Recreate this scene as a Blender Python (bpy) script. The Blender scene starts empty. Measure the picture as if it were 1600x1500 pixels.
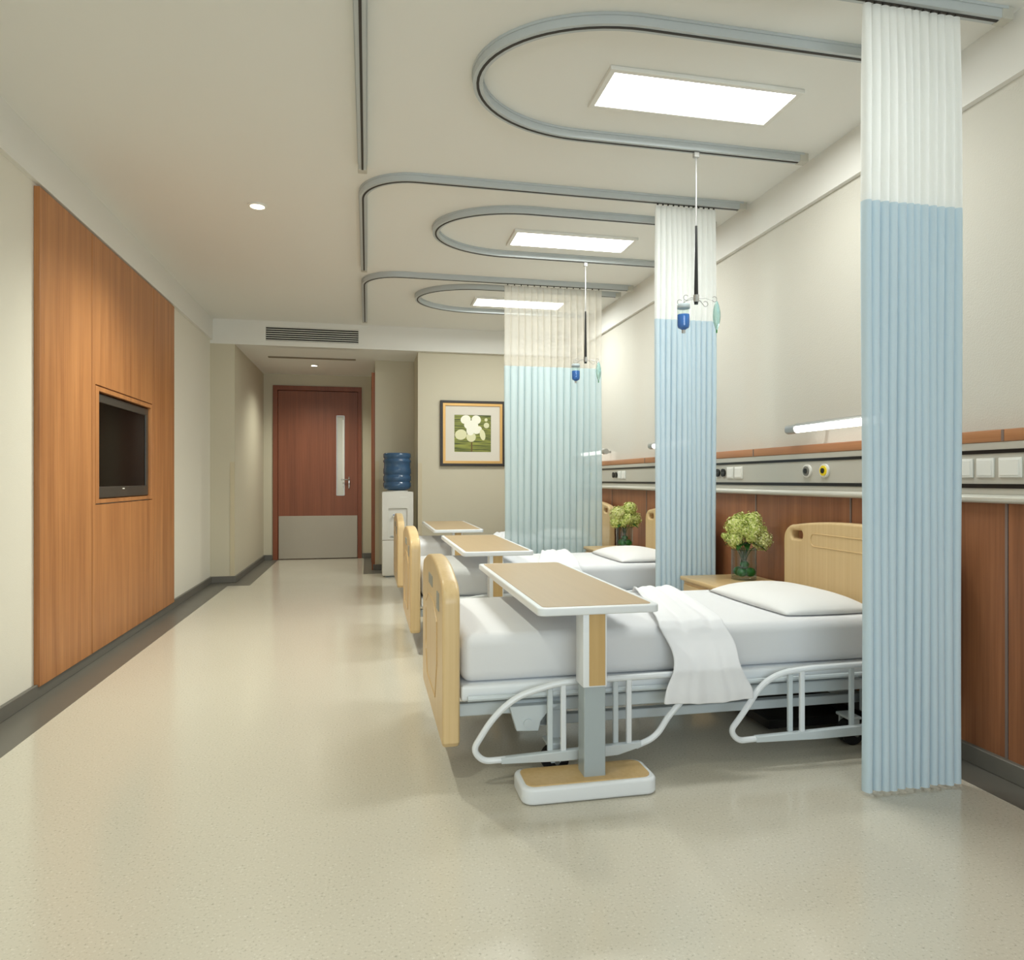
import bpy, bmesh, math, random
from mathutils import Vector, Matrix
random.seed(7)
PI = math.pi
sc = bpy.context.scene
col = sc.collection

# ------------------------------------------------------------------ materials
def lin(c):
    out = []
    for v in c:
        v = v / 255.0
        out.append(v / 12.92 if v <= 0.04045 else ((v + 0.055) / 1.055) ** 2.4)
    return (out[0], out[1], out[2], 1.0)

def new_mat(name):
    m = bpy.data.materials.new(name)
    m.use_nodes = True
    nt = m.node_tree
    b = nt.nodes['Principled BSDF']
    return m, nt, b

def plain(name, c, rough=0.5, metal=0.0, spec=0.5, bump=0.0, bscale=200.0, coat=0.0, trans=0.0, ior=1.45):
    m, nt, b = new_mat(name)
    b.inputs['Base Color'].default_value = lin(c)
    b.inputs['Roughness'].default_value = rough
    b.inputs['Metallic'].default_value = metal
    b.inputs['Specular IOR Level'].default_value = spec
    b.inputs['Coat Weight'].default_value = coat
    b.inputs['Transmission Weight'].default_value = trans
    b.inputs['IOR'].default_value = ior
    # faint procedural tone variation
    tc = nt.nodes.new('ShaderNodeTexCoord')
    n = nt.nodes.new('ShaderNodeTexNoise'); n.inputs['Scale'].default_value = bscale if bump else 3.0
    nt.links.new(tc.outputs['Object'], n.inputs['Vector'])
    if bump:
        bp = nt.nodes.new('ShaderNodeBump'); bp.inputs['Strength'].default_value = bump
        bp.inputs['Distance'].default_value = 0.002
        nt.links.new(n.outputs['Fac'], bp.inputs['Height'])
        nt.links.new(bp.outputs['Normal'], b.inputs['Normal'])
    else:
        mr = nt.nodes.new('ShaderNodeMapRange')
        mr.inputs['To Min'].default_value = max(0.0, rough - 0.03)
        mr.inputs['To Max'].default_value = min(1.0, rough + 0.03)
        nt.links.new(n.outputs['Fac'], mr.inputs['Value'])
        nt.links.new(mr.outputs['Result'], b.inputs['Roughness'])
    return m

def wood(name, ca, cb, grain='Z', rough=0.35, scale=1.0, spec=0.4):
    m, nt, b = new_mat(name)
    tc = nt.nodes.new('ShaderNodeTexCoord')
    mp = nt.nodes.new('ShaderNodeMapping')
    s = {'X': (1.2, 60, 60), 'Y': (60, 1.2, 60), 'Z': (60, 60, 1.2)}[grain]
    mp.inputs['Scale'].default_value = tuple(v * scale for v in s)
    nt.links.new(tc.outputs['Object'], mp.inputs['Vector'])
    n = nt.nodes.new('ShaderNodeTexNoise'); n.inputs['Scale'].default_value = 1.0
    n.inputs['Detail'].default_value = 6; n.inputs['Roughness'].default_value = 0.6
    nt.links.new(mp.outputs['Vector'], n.inputs['Vector'])
    mp2 = nt.nodes.new('ShaderNodeMapping')
    s2 = {'X': (.5, 9, 9), 'Y': (9, .5, 9), 'Z': (9, 9, .5)}[grain]
    mp2.inputs['Scale'].default_value = tuple(v * scale for v in s2)
    nt.links.new(tc.outputs['Object'], mp2.inputs['Vector'])
    n2 = nt.nodes.new('ShaderNodeTexNoise'); n2.inputs['Scale'].default_value = 1.0; n2.inputs['Detail'].default_value = 3
    nt.links.new(mp2.outputs['Vector'], n2.inputs['Vector'])
    ad = nt.nodes.new('ShaderNodeMath'); ad.operation = 'ADD'
    nt.links.new(n.outputs['Fac'], ad.inputs[0]); nt.links.new(n2.outputs['Fac'], ad.inputs[1])
    mr = nt.nodes.new('ShaderNodeMapRange'); mr.inputs['From Min'].default_value = 0.65; mr.inputs['From Max'].default_value = 1.35
    nt.links.new(ad.outputs[0], mr.inputs['Value'])
    mx = nt.nodes.new('ShaderNodeMix'); mx.data_type = 'RGBA'
    mx.inputs['A'].default_value = lin(ca); mx.inputs['B'].default_value = lin(cb)
    nt.links.new(mr.outputs['Result'], mx.inputs['Factor'])
    nt.links.new(mx.outputs['Result'], b.inputs['Base Color'])
    b.inputs['Roughness'].default_value = rough
    b.inputs['Specular IOR Level'].default_value = spec
    return m

def emit(name, c, s):
    m, nt, b = new_mat(name)
    b.inputs['Base Color'].default_value = lin((240, 240, 240))
    b.inputs['Emission Color'].default_value = lin(c)
    b.inputs['Emission Strength'].default_value = s
    return m

def cloth(name, c, transp, transl, rough=0.8):
    m = bpy.data.materials.new(name); m.use_nodes = True
    nt = m.node_tree; nt.nodes.clear()
    out = nt.nodes.new('ShaderNodeOutputMaterial')
    d = nt.nodes.new('ShaderNodeBsdfDiffuse'); t = nt.nodes.new('ShaderNodeBsdfTranslucent'); tr = nt.nodes.new('ShaderNodeBsdfTransparent')
    tc = nt.nodes.new('ShaderNodeTexCoord'); n = nt.nodes.new('ShaderNodeTexNoise'); n.inputs['Scale'].default_value = 400
    nt.links.new(tc.outputs['Object'], n.inputs['Vector'])
    mx = nt.nodes.new('ShaderNodeMix'); mx.data_type = 'RGBA'
    c2 = tuple(max(0, v - 8) for v in c)
    mx.inputs['A'].default_value = lin(c); mx.inputs['B'].default_value = lin(c2)
    nt.links.new(n.outputs['Fac'], mx.inputs['Factor'])
    nt.links.new(mx.outputs['Result'], d.inputs['Color']); nt.links.new(mx.outputs['Result'], t.inputs['Color'])
    m1 = nt.nodes.new('ShaderNodeMixShader'); m1.inputs[0].default_value = transl
    nt.links.new(d.outputs[0], m1.inputs[1]); nt.links.new(t.outputs[0], m1.inputs[2])
    m2 = nt.nodes.new('ShaderNodeMixShader'); m2.inputs[0].default_value = transp
    nt.links.new(m1.outputs[0], m2.inputs[1]); nt.links.new(tr.outputs[0], m2.inputs[2])
    nt.links.new(m2.outputs[0], out.inputs['Surface'])
    return m

def clear_glass(name, c, mixf=0.75, rough=0.03):
    m = bpy.data.materials.new(name); m.use_nodes = True
    nt = m.node_tree; nt.nodes.clear()
    out = nt.nodes.new('ShaderNodeOutputMaterial')
    g = nt.nodes.new('ShaderNodeBsdfGlossy'); g.inputs['Roughness'].default_value = rough; g.inputs['Color'].default_value = (1, 1, 1, 1)
    tr = nt.nodes.new('ShaderNodeBsdfTransparent'); tr.inputs['Color'].default_value = lin(c)
    lw = nt.nodes.new('ShaderNodeLayerWeight'); lw.inputs['Blend'].default_value = 0.5
    pw = nt.nodes.new('ShaderNodeMath'); pw.operation = 'POWER'; pw.inputs[1].default_value = 5.0; nt.links.new(lw.outputs['Facing'], pw.inputs[0])
    fr = nt.nodes.new('ShaderNodeMath'); fr.operation = 'MULTIPLY_ADD'; fr.inputs[1].default_value = 0.6; fr.inputs[2].default_value = 0.04; nt.links.new(pw.outputs[0], fr.inputs[0])
    mx = nt.nodes.new('ShaderNodeMixShader')
    nt.links.new(fr.outputs[0], mx.inputs[0]); nt.links.new(tr.outputs[0], mx.inputs[1]); nt.links.new(g.outputs[0], mx.inputs[2])
    nt.links.new(mx.outputs[0], out.inputs['Surface'])
    return m

M = {}
M['wall'] = plain('cream_wall_paint', (220, 216, 204), 0.85, bump=0.25, bscale=160)
M['wallR'] = plain('cream_textured_wallpaper', (200, 197, 187), 0.85, bump=0.7, bscale=140)
M['wallwarm'] = plain('warm_cream_paint', (198, 191, 171), 0.85, bump=0.2, bscale=160)
M['soffit'] = plain('white_soffit_paint', (224, 223, 218), 0.85)
M['ceil'] = plain('ceiling_paint', (228, 228, 224), 0.9)
M['base'] = plain('grey_vinyl_skirting', (104, 101, 94), 0.45)
M['strip'] = plain('grey_vinyl_border', (100, 97, 90), 0.35)
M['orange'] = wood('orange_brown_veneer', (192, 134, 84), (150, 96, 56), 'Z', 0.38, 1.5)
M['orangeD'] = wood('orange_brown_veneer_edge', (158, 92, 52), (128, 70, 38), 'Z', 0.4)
M['wains'] = wood('brown_wainscot_veneer', (160, 106, 72), (122, 78, 52), 'Z', 0.42, 1.5)
M['railwood'] = wood('rail_veneer', (184, 130, 90), (156, 106, 70), 'Y', 0.4)
M['door'] = wood('red_brown_door_veneer', (142, 84, 58), (116, 66, 44), 'Z', 0.4)
M['doorf'] = wood('door_frame_veneer', (140, 80, 54), (118, 64, 42), 'Z', 0.4)
M['beech'] = wood('beech', (220, 194, 148), (204, 174, 126), 'Z', 0.3)
M['beechY'] = wood('beech_horizontal', (220, 192, 144), (206, 174, 122), 'Y', 0.3)
M['tabw'] = wood('tan_laminate', (178, 154, 120), (172, 148, 114), 'Y', 0.35, 2.0)
M['tabwz'] = wood('tan_laminate_vertical', (206, 176, 126), (190, 158, 106), 'Z', 0.35)
M['white'] = plain('white_enamel', (226, 230, 234), 0.3)
M['plast'] = plain('white_plastic', (226, 226, 220), 0.35)
M['dwhite'] = plain('dispenser_white_plastic', (214, 212, 204), 0.35)
M['grey'] = plain('light_grey_enamel', (164, 174, 178), 0.3)
M['frame'] = plain('pale_grey_steel', (198, 206, 210), 0.35)
M['alu'] = plain('brushed_aluminium', (190, 190, 188), 0.35, 0.85)
M['track'] = plain('satin_aluminium_track', (186, 192, 194), 0.4, 0.1)
M['groove'] = plain('dark_track_groove', (52, 48, 44), 0.6)
M['trunk'] = plain('pale_grey_trunking', (192, 190, 180), 0.4, 0.2)
M['bump'] = plain('pale_bumper_rail', (204, 202, 192), 0.3, 0.2)
M['black'] = plain('black_plastic', (18, 18, 18), 0.35)
M['dsteel'] = plain('black_steel', (14, 13, 12), 0.5)
M['rubber'] = plain('black_rubber', (22, 22, 24), 0.6)
M['chrome'] = plain('chrome', (205, 207, 210), 0.12, 1.0)
M['steel'] = plain('dull_steel_wire', (150, 150, 148), 0.4, 0.5)
M['linen'] = plain('white_linen', (222, 223, 226), 0.9, bump=0.15, bscale=500, spec=0.2)
M['pillow'] = plain('white_pillow_cotton', (230, 230, 230), 0.9, bump=0.15, bscale=500, spec=0.2)
M['blank'] = plain('white_blanket_cotton', (228, 229, 233), 0.9, bump=0.15, bscale=500, spec=0.2)
M['kick'] = plain('brushed_steel_plate', (168, 160, 146), 0.4, 0.3)
M['tvb'] = plain('tv_bezel', (62, 60, 56), 0.3)
M['tvs'] = plain('tv_screen', (4, 4, 4), 0.12, spec=0.1)
M['panelglow'] = emit('panel_diffuser', (255, 252, 245), 9.0)
M['dlglow'] = emit('downlight_lens', (255, 244, 222), 14.0)
M['tubeglow'] = emit('lamp_tube', (255, 250, 242), 4.0)
M['meshA'] = cloth('white_curtain_mesh', (246, 248, 247), 0.06, 0.40)
M['blueA'] = cloth('pale_blue_curtain', (208, 226, 237), 0.02, 0.18)
M['meshC'] = cloth('sheer_white_mesh', (236, 232, 222), 0.50, 0.40)
M['blueC'] = cloth('sheer_blue_curtain', (204, 222, 226), 0.14, 0.36)
M['glass'] = clear_glass('clear_glass', (240, 246, 244))
M['gglass'] = clear_glass('green_tinted_glass', (196, 226, 216))
M['bluew'] = plain('blue_water_bottle', (70, 104, 140), 0.12, trans=0.35)
M['liq'] = plain('blue_infusion_liquid', (66, 128, 214), 0.1, trans=0.25)
M['bag'] = plain('aqua_infusion_bag', (186, 220, 214), 0.12, trans=0.7)
def petal_mat(name, a, b_, c):
    m, nt, b = new_mat(name)
    tc = nt.nodes.new('ShaderNodeTexCoord'); n = nt.nodes.new('ShaderNodeTexNoise'); n.inputs['Scale'].default_value = 70; n.inputs['Detail'].default_value = 2
    nt.links.new(tc.outputs['Object'], n.inputs['Vector'])
    r = nt.nodes.new('ShaderNodeValToRGB'); e = r.color_ramp.elements
    e[0].position = .36; e[0].color = lin(a); e[1].position = .66; e[1].color = lin(c); k = e.new(.5); k.color = lin(b_)
    nt.links.new(n.outputs['Fac'], r.inputs['Fac']); nt.links.new(r.outputs['Color'], b.inputs['Base Color'])
    b.inputs['Roughness'].default_value = .7
    return m
M['bloom'] = petal_mat('lime_petal', (154, 172, 72), (208, 218, 122), (238, 240, 180))
M['bloom2'] = petal_mat('pale_yellow_green_petal', (168, 178, 84), (214, 218, 140), (240, 240, 190))
M['leaf'] = plain('deep_green_leaf', (44, 92, 36), 0.45)
M['stem'] = plain('green_stem', (70, 92, 50), 0.6)
M['moss'] = plain('dark_green_filler', (30, 112, 46), 0.4)
M['yellow'] = plain('yellow_ring', (232, 206, 30), 0.4)
M['dgrey'] = plain('grey_ring', (120, 120, 114), 0.4)
M['pframe'] = wood('dark_picture_moulding', (58, 52, 48), (36, 32, 30), 'X', 0.4)
M['gold'] = plain('gilt_slip', (212, 168, 104), 0.35, 0.4)
M['mat'] = plain('mount_board', (214, 208, 196), 0.8)
M['petal'] = plain('printed_white_petal', (240, 238, 222), 0.6)
M['petal2'] = plain('printed_cream_petal', (218, 216, 176), 0.6)
M['pstem'] = plain('printed_stem', (104, 84, 40), 0.6)
M['guard'] = plain('beige_corner_guard', (196, 184, 156), 0.5)
M['slot'] = plain('diffuser_slot_grey', (128, 116, 98), 0.6)
M['frost'] = plain('frosted_door_glass', (186, 182, 168), 0.25, 0.2)
M['card'] = plain('grey_card', (150, 152, 146), 0.5)
M['seamc'] = plain('grey_joint_strip', (132, 118, 112), 0.4, 0.3)

# printed backdrop of the orchid picture: streaked greens
def art():
    m, nt, b = new_mat('printed_green_leaves')
    tc = nt.nodes.new('ShaderNodeTexCoord'); mp = nt.nodes.new('ShaderNodeMapping')
    mp.inputs['Scale'].default_value = (3, 1, 45); mp.inputs['Rotation'].default_value = (0, 0.35, 0)
    nt.links.new(tc.outputs['Object'], mp.inputs['Vector'])
    n = nt.nodes.new('ShaderNodeTexNoise'); n.inputs['Scale'].default_value = 1.2; n.inputs['Detail'].default_value = 3
    nt.links.new(mp.outputs['Vector'], n.inputs['Vector'])
    r = nt.nodes.new('ShaderNodeValToRGB')
    r.color_ramp.elements[0].position = 0.35; r.color_ramp.elements[0].color = lin((52, 62, 24))
    r.color_ramp.elements[1].position = 0.65; r.color_ramp.elements[1].color = lin((150, 154, 66))
    nt.links.new(n.outputs['Fac'], r.inputs['Fac'])
    nt.links.new(r.outputs['Color'], b.inputs['Base Color']); b.inputs['Roughness'].default_value = 0.5
    return m
M['art'] = art()

def floor_mat():
    m, nt, b = new_mat('speckled_cream_vinyl')
    tc = nt.nodes.new('ShaderNodeTexCoord')
    mp = nt.nodes.new('ShaderNodeMapping'); nt.links.new(tc.outputs['Object'], mp.inputs['Vector'])
    n = nt.nodes.new('ShaderNodeTexNoise'); n.inputs['Scale'].default_value = 120; n.inputs['Detail'].default_value = 2
    nt.links.new(mp.outputs['Vector'], n.inputs['Vector'])
    r = nt.nodes.new('ShaderNodeValToRGB')
    e = r.color_ramp.elements
    e[0].position = 0.27; e[0].color = lin((170, 165, 150))
    e[1].position = 0.70; e[1].color = lin((212, 208, 196))
    k = e.new(0.40); k.color = lin((199, 193, 178)); k2 = e.new(0.62); k2.color = lin((200, 194, 179))
    nt.links.new(n.outputs['Fac'], r.inputs['Fac'])
    n2 = nt.nodes.new('ShaderNodeTexNoise'); n2.inputs['Scale'].default_value = 1.5
    nt.links.new(mp.outputs['Vector'], n2.inputs['Vector'])
    nt.links.new(r.outputs['Color'], b.inputs['Base Color'])
    mr = nt.nodes.new('ShaderNodeMapRange'); mr.inputs['To Min'].default_value = 0.13; mr.inputs['To Max'].default_value = 0.20
    nt.links.new(n2.outputs['Fac'], mr.inputs['Value']); nt.links.new(mr.outputs['Result'], b.inputs['Roughness'])
    b.inputs['Specular IOR Level'].default_value = 0.65
    return m
M['floor'] = floor_mat()

# ------------------------------------------------------------------ geometry collector
class G:
    def __init__(s):
        s.v = []; s.f = []
    def add(s, vs, fs):
        o = len(s.v); s.v += [tuple(p) for p in vs]; s.f += [tuple(i + o for i in f) for f in fs]; return s
    def bm(s, b, mat=None):
        if mat is not None: bmesh.ops.transform(b, matrix=mat, verts=b.verts)
        b.verts.index_update()
        s.add([v.co[:] for v in b.verts], [[v.index for v in f.verts] for f in b.faces]); b.free(); return s
    def box(s, x0, x1, y0, y1, z0, z1, bev=0.0, seg=2, mat=None):
        b = bmesh.new(); bmesh.ops.create_cube(b, size=1)
        for v in b.verts:
            v.co = Vector(((x0 + x1) / 2 + v.co.x * (x1 - x0), (y0 + y1) / 2 + v.co.y * (y1 - y0), (z0 + z1) / 2 + v.co.z * (z1 - z0)))
        if bev > 0: bmesh.ops.bevel(b, geom=b.edges[:], offset=bev, segments=seg, profile=0.5, affect='EDGES')
        return s.bm(b, mat)
    def cyl(s, a, c, r, n=16, r2=None):
        return s.tube([a, c], r, n, r2=r2)
    def tube(s, pts, r, n=10, caps=True, r2=None):
        P = [Vector(p) for p in pts]; rings = []
        up = None
        for i, p in enumerate(P):
            if i == 0: t = P[1] - P[0]
            elif i == len(P) - 1: t = P[-1] - P[-2]
            else: t = (P[i + 1] - P[i]).normalized() + (P[i] - P[i - 1]).normalized()
            t.normalize()
            if up is None:
                up = Vector((0, 0, 1)) if abs(t.z) < 0.9 else Vector((1, 0, 0))
            x = t.cross(up); x.normalize(); up = x.cross(t); up.normalize()
            rr = r if r2 is None else r + (r2 - r) * i / (len(P) - 1)
            rings.append([p + (x * math.cos(2 * PI * k / n) + up * math.sin(2 * PI * k / n)) * rr for k in range(n)])
        vs = [q for R in rings for q in R]; fs = []
        for i in range(len(P) - 1):
            for k in range(n):
                fs.append((i * n + k, i * n + (k + 1) % n, (i + 1) * n + (k + 1) % n, (i + 1) * n + k))
        if caps:
            fs.append(tuple(range(n))[::-1]); fs.append(tuple((len(P) - 1) * n + k for k in range(n)))
        return s.add(vs, fs)
    def lathe(s, prof, cx=0, cy=0, n=28, close=True):
        vs = []; fs = []
        for r, z in prof:
            for k in range(n): vs.append((cx + r * math.cos(2 * PI * k / n), cy + r * math.sin(2 * PI * k / n), z))
        for i in range(len(prof) - 1):
            for k in range(n): fs.append((i * n + k, i * n + (k + 1) % n, (i + 1) * n + (k + 1) % n, (i + 1) * n + k))
        if close:
            fs.append(tuple(range(n))[::-1]); fs.append(tuple((len(prof) - 1) * n + k for k in range(n)))
        return s.add(vs, fs)
    def sweep(s, path, w, h, z1):
        """rectangular section w x h hanging down from z1 along a plan path"""
        P = [Vector((p[0], p[1])) for p in path]; vs = []; fs = []
        for i, p in enumerate(P):
            if i == 0: t = P[1] - P[0]
            elif i == len(P) - 1: t = P[-1] - P[-2]
            else: t = (P[i + 1] - P[i]).normalized() + (P[i] - P[i - 1]).normalized()
            t.normalize(); nn = Vector((-t.y, t.x)) * (w / 2)
            a = p + nn; b = p - nn
            vs += [(a.x, a.y, z1), (a.x, a.y, z1 - h), (b.x, b.y, z1 - h), (b.x, b.y, z1)]
        for i in range(len(P) - 1):
            for k in range(4): fs.append((i * 4 + k, i * 4 + (k + 1) % 4, (i + 1) * 4 + (k + 1) % 4, (i + 1) * 4 + k))
        fs.append((0, 1, 2, 3)[::-1]); m = (len(P) - 1) * 4; fs.append((m, m + 1, m + 2, m + 3))
        return s.add(vs, fs)
    def ring(s, c, R, r, ax='Y', n=20, m=8):
        pts = []
        for k in range(n + 1):
            a = 2 * PI * k / n
            if ax == 'Y': pts.append((c[0] + R * math.cos(a), c[1], c[2] + R * math.sin(a)))
            elif ax == 'X': pts.append((c[0], c[1] + R * math.cos(a), c[2] + R * math.sin(a)))
            else: pts.append((c[0] + R * math.cos(a), c[1] + R * math.sin(a), c[2]))
        return s.tube(pts, r, m, caps=False)
    def build(s, name, m, parent=None, smooth=True, angle=35):
        me = bpy.data.meshes.new(name); me.from_pydata(s.v, [], s.f); me.validate()
        b = bmesh.new(); b.from_mesh(me); bmesh.ops.recalc_face_normals(b, faces=b.faces); b.to_mesh(me); b.free()
        if smooth:
            me.shade_smooth(); me.set_sharp_from_angle(angle=math.radians(angle))
        me.materials.append(M[m] if isinstance(m, str) else m)
        o = bpy.data.objects.new(name, me); col.objects.link(o)
        if parent: o.parent = parent
        return o

def plate(name, outline, holes, depth, bevel, mat, parent=None, frame='YZ', at=0.0, res=2):
    """solid board cut from a 2D outline with holes. frame YZ: outline in (y,z), thickness about x=at; XY, XZ alike"""
    cu = bpy.data.curves.new(name, 'CURVE'); cu.dimensions = '2D'; cu.fill_mode = 'BOTH'
    cu.extrude = max(depth / 2 - bevel, 0.0); cu.bevel_depth = bevel; cu.bevel_resolution = res; cu.offset = -bevel
    for poly in [outline] + list(holes):
        sp = cu.splines.new('POLY'); sp.points.add(len(poly) - 1); sp.use_cyclic_u = True
        for p, q in zip(sp.points, poly): p.co = (q[0], q[1], 0, 1)
    o = bpy.data.objects.new(name, cu); col.objects.link(o)
    dg = bpy.context.evaluated_depsgraph_get(); dg.update()
    me = bpy.data.meshes.new_from_object(o.evaluated_get(dg))
    bpy.data.objects.remove(o)
    if frame == 'YZ': mt = Matrix(((0, 0, 1, at), (1, 0, 0, 0), (0, 1, 0, 0), (0, 0, 0, 1)))
    elif frame == 'XZ': mt = Matrix(((1, 0, 0, 0), (0, 0, -1, at), (0, 1, 0, 0), (0, 0, 0, 1)))
    else: mt = Matrix.Translation((0, 0, at))
    me.transform(mt)
    me.name = name
    me.shade_smooth(); me.set_sharp_from_angle(angle=math.radians(35))
    me.materials.clear(); me.materials.append(M[mat])
    o = bpy.data.objects.new(name, me); col.objects.link(o)
    if parent: o.parent = parent
    return o

def rrect(a0, a1, b0, b1, r, n=6):
    pts = []
    for cx, cy, s in ((a1 - r, b1 - r, 0), (a0 + r, b1 - r, 1), (a0 + r, b0 + r, 2), (a1 - r, b0 + r, 3)):
        for k in range(n + 1):
            a = PI / 2 * (s + k / n); pts.append((cx + r * math.cos(a), cy + r * math.sin(a)))
    return pts

def fillet(pts, r, n=6):
    """round the inner corners of a polyline"""
    P = [Vector(p) for p in pts]; out = [P[0]]
    for i in range(1, len(P) - 1):
        a = P[i - 1] - P[i]; b = P[i + 1] - P[i]
        d = min(r, a.length * .48, b.length * .48)
        p0 = P[i] + a.normalized() * d; p1 = P[i] + b.normalized() * d
        for k in range(n + 1):
            t = k / n; out.append(p0 * (1 - t) ** 2 + P[i] * 2 * t * (1 - t) + p1 * t * t)
    out.append(P[-1]); return out

def tag(o, label, cat, group=None):
    o['label'] = label; o['category'] = cat
    if group: o['group'] = group
    return o
def thing(name, label, cat, loc=(0, 0, 0), group=None):
    o = bpy.data.objects.new(name, None); o.empty_display_size = 0.1; col.objects.link(o); o.location = loc
    return tag(o, label, cat, group)
def struct(name, g, m, **k):
    o = g.build(name, m, **k); o['kind'] = 'structure'; return o
def dup(root, dloc, label=None):
    def cp(o, par):
        c = o.copy(); col.objects.link(c)
        if par: c.parent = par
        for ch in o.children: cp(ch, c)
        return c
    r = cp(root, None); r.location = root.location + Vector(dloc)
    if label: r['label'] = label
    return r

S = 2.09
CZ = 3.08
XL, XR = -1.79, 2.58
# ------------------------------------------------------------------ setting
struct('floor', G().box(-2.0, 2.8, -3.2, 11.3, -0.1, 0.0), 'floor')
# raised-edge floor borders (inlaid vinyl strips, 1 mm proud)
struct('trim_1', G().box(-1.775, -1.55, -3.0, 8.65, 0, .0012).box(-1.55, -1.31, 8.38, 8.65, 0, .0012).box(-1.51, -1.31, 8.65, 10.95, 0, .0012), 'strip')
struct('trim_2', G().box(2.335, 2.50, -3.0, 8.70, 0, .0012), 'strip')
struct('trim_3', G().box(-.05, .09, 9.1, 10.95, 0, .0012).box(.09, .60, 9.1, 9.44, 0, .0012), 'strip')
struct('ceiling', G().box(-2.0, 2.8, -3.2, 8.65, CZ, CZ + .1), 'ceil')
struct('ceiling_corridor', G().box(-2.0, 2.8, 8.70, 11.3, 2.79, 2.9), 'ceil')
# left wall with recess for the television
W = G()
W.box(-2.0, XL, -3.2, 5.13, 0, CZ).box(-2.0, XL, 6.30, 8.65, 0, CZ)
W.box(-2.0, XL, 5.13, 6.30, 0, 1.06).box(-2.0, XL, 5.13, 6.30, 1.81, CZ).box(-2.0, -1.90, 5.13, 6.30, 1.06, 1.81)
struct('wall_left', W, 'wall', smooth=False)
struct('wall_left_pillar', G().box(-2.0, -1.52, 8.65, 11.3, 0, 2.79), 'wallwarm', smooth=False)
struct('wall_right', G().box(XR, 2.8, -3.2, 8.9, 0, CZ), 'wallR', smooth=False)
struct('wall_far', G().box(-1.52, -1.384, 10.97, 11.2, 0, 2.79).box(-.086, .10, 10.97, 11.2, 0, 2.79).box(-1.384, -.086, 10.97, 11.2, 2.619, 2.79).box(-1.6, .3, 11.22, 11.3, 0, 2.79), 'wallwarm', smooth=False)  # last box: unseen backing wall added behind the door to stop light leaking in
struct('wall_far_side', G().box(.10, .80, 9.45, 11.2, 0, 2.79), 'wallwarm', smooth=False)
struct('wall_far_right', G().box(.615, 2.8, 8.72, 9.45, 0, 2.82), 'wallwarm', smooth=False)
# near wall, behind the camera, with a window
W = G(); W.box(-2.0, -1.2, -3.2, -3.0, 0, CZ).box(2.0, 2.8, -3.2, -3.0, 0, CZ).box(-1.2, 2.0, -3.2, -3.0, 0, .9).box(-1.2, 2.0, -3.2, -3.0, 2.7, CZ)
struct('wall_near', W, 'wall', smooth=False)
wn = struct('window_1', G().box(-1.2, 2.0, -3.12, -3.06, .9, .96).box(-1.2, 2.0, -3.12, -3.06, 2.64, 2.7).box(-1.2, -1.14, -3.12, -3.06, .96, 2.64).box(1.94, 2.0, -3.12, -3.06, .96, 2.64).box(.37, .43, -3.12, -3.06, .96, 2.64), 'white')
G().box(-1.14, 1.94, -3.095, -3.085, .96, 2.64).build('pane', 'glass', wn)
# soffits and beam
struct('trim_4', G().box(XL, -1.76, -3.0, 8.65, 2.83, CZ), 'soffit', smooth=False)
struct('trim_5', G().box(2.55, XR, -3.0, 8.65, 2.83, CZ), 'soffit', smooth=False)
W = G(); W.box(-1.79, -1.176, 8.65, 8.70, 2.79, CZ).box(-.106, 2.58, 8.65, 8.70, 2.79, CZ).box(-1.176, -.106, 8.65, 8.70, 3.016, CZ).box(-1.176, -.106, 8.65, 8.70, 2.79, 2.848)
W.box(-1.176, -.106, 8.72, 8.74, 2.79, CZ)
W.box(-1.79, 2.58, 8.70, 8.71, 2.90, 2.901)
struct('trim_6', W, 'soffit', smooth=False)
# skirtings
def skirt(name, segs):
    g = G()
    for x0, x1, y0, y1 in segs: g.box(x0, x1, y0, y1, 0, .078, .004, 1)
    return struct(name, g, 'base')
skirt('baseboard_left', [(XL, -1.768, -3.0, 8.65), (XL, -1.50, 8.628, 8.652), (-1.522, -1.50, 8.63, 10.97)])
skirt('baseboard_right', [(2.497, XR, -3.0, 8.72)])
skirt('baseboard_far', [(-1.52, -1.395, 10.945, 10.972), (-.075, .10, 10.945, 10.972), (.10, .615, 9.425, 9.452), (.075, .102, 9.45, 10.97), (.59, 2.5, 8.695, 8.722), (.590, .617, 8.72, 9.45)])
# brown wainscot boards on the right wall
ys = [1.42 - .925 * 4, 1.42 - .925 * 3, 1.42 - .925 * 2, 1.42 - .925, 1.42]
while ys[-1] < 8.6: ys.append(min(ys[-1] + .925, 8.72))
W = G(); Sg = G()
for i in range(len(ys) - 1):
    struct('trim_%d' % (7 + i), G().box(2.52, XR, max(ys[i], -3) + .005, ys[i + 1] - .005, .075, 1.12, .003, 1), 'wains')
for y in ys[3:-1]: Sg.box(2.5165, 2.53, y - .005, y + .005, .08, 1.11)
struct('trim_30', Sg, 'seamc')

# ------------------------------------------------------------------ entrance door
out = [(-1.315, .008), (-.146, .008), (-.146, 2.548), (-1.315, 2.548)]
door = plate('door_1', out, [[(-.459, .965), (-.345, .965), (-.345, 2.18), (-.459, 2.18)]], .045, .002, 'door', None, 'XZ', 11.0)
door['kind'] = 'structure'
g = G(); g.box(-1.385, -1.318, 10.945, 11.08, 0, 2.62, .003, 1).box(-.143, -.085, 10.945, 11.08, 0, 2.62, .003, 1).box(-1.385, -.085, 10.945, 11.08, 2.552, 2.62, .003, 1)
g = G(); g.box(-1.385, -1.318, 10.945, 11.2, 0, 2.553, .002, 1).box(-.143, -.085, 10.945, 11.2, 0, 2.553, .002, 1).box(-1.385, -.085, 10.945, 11.2, 2.553, 2.62, .002, 1)
g.build('door_frame', 'doorf', door)
G().box(-1.305, -.15, 10.968, 10.978, .012, .656, .002, 1).build('kick_plate', 'kick', door)
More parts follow.
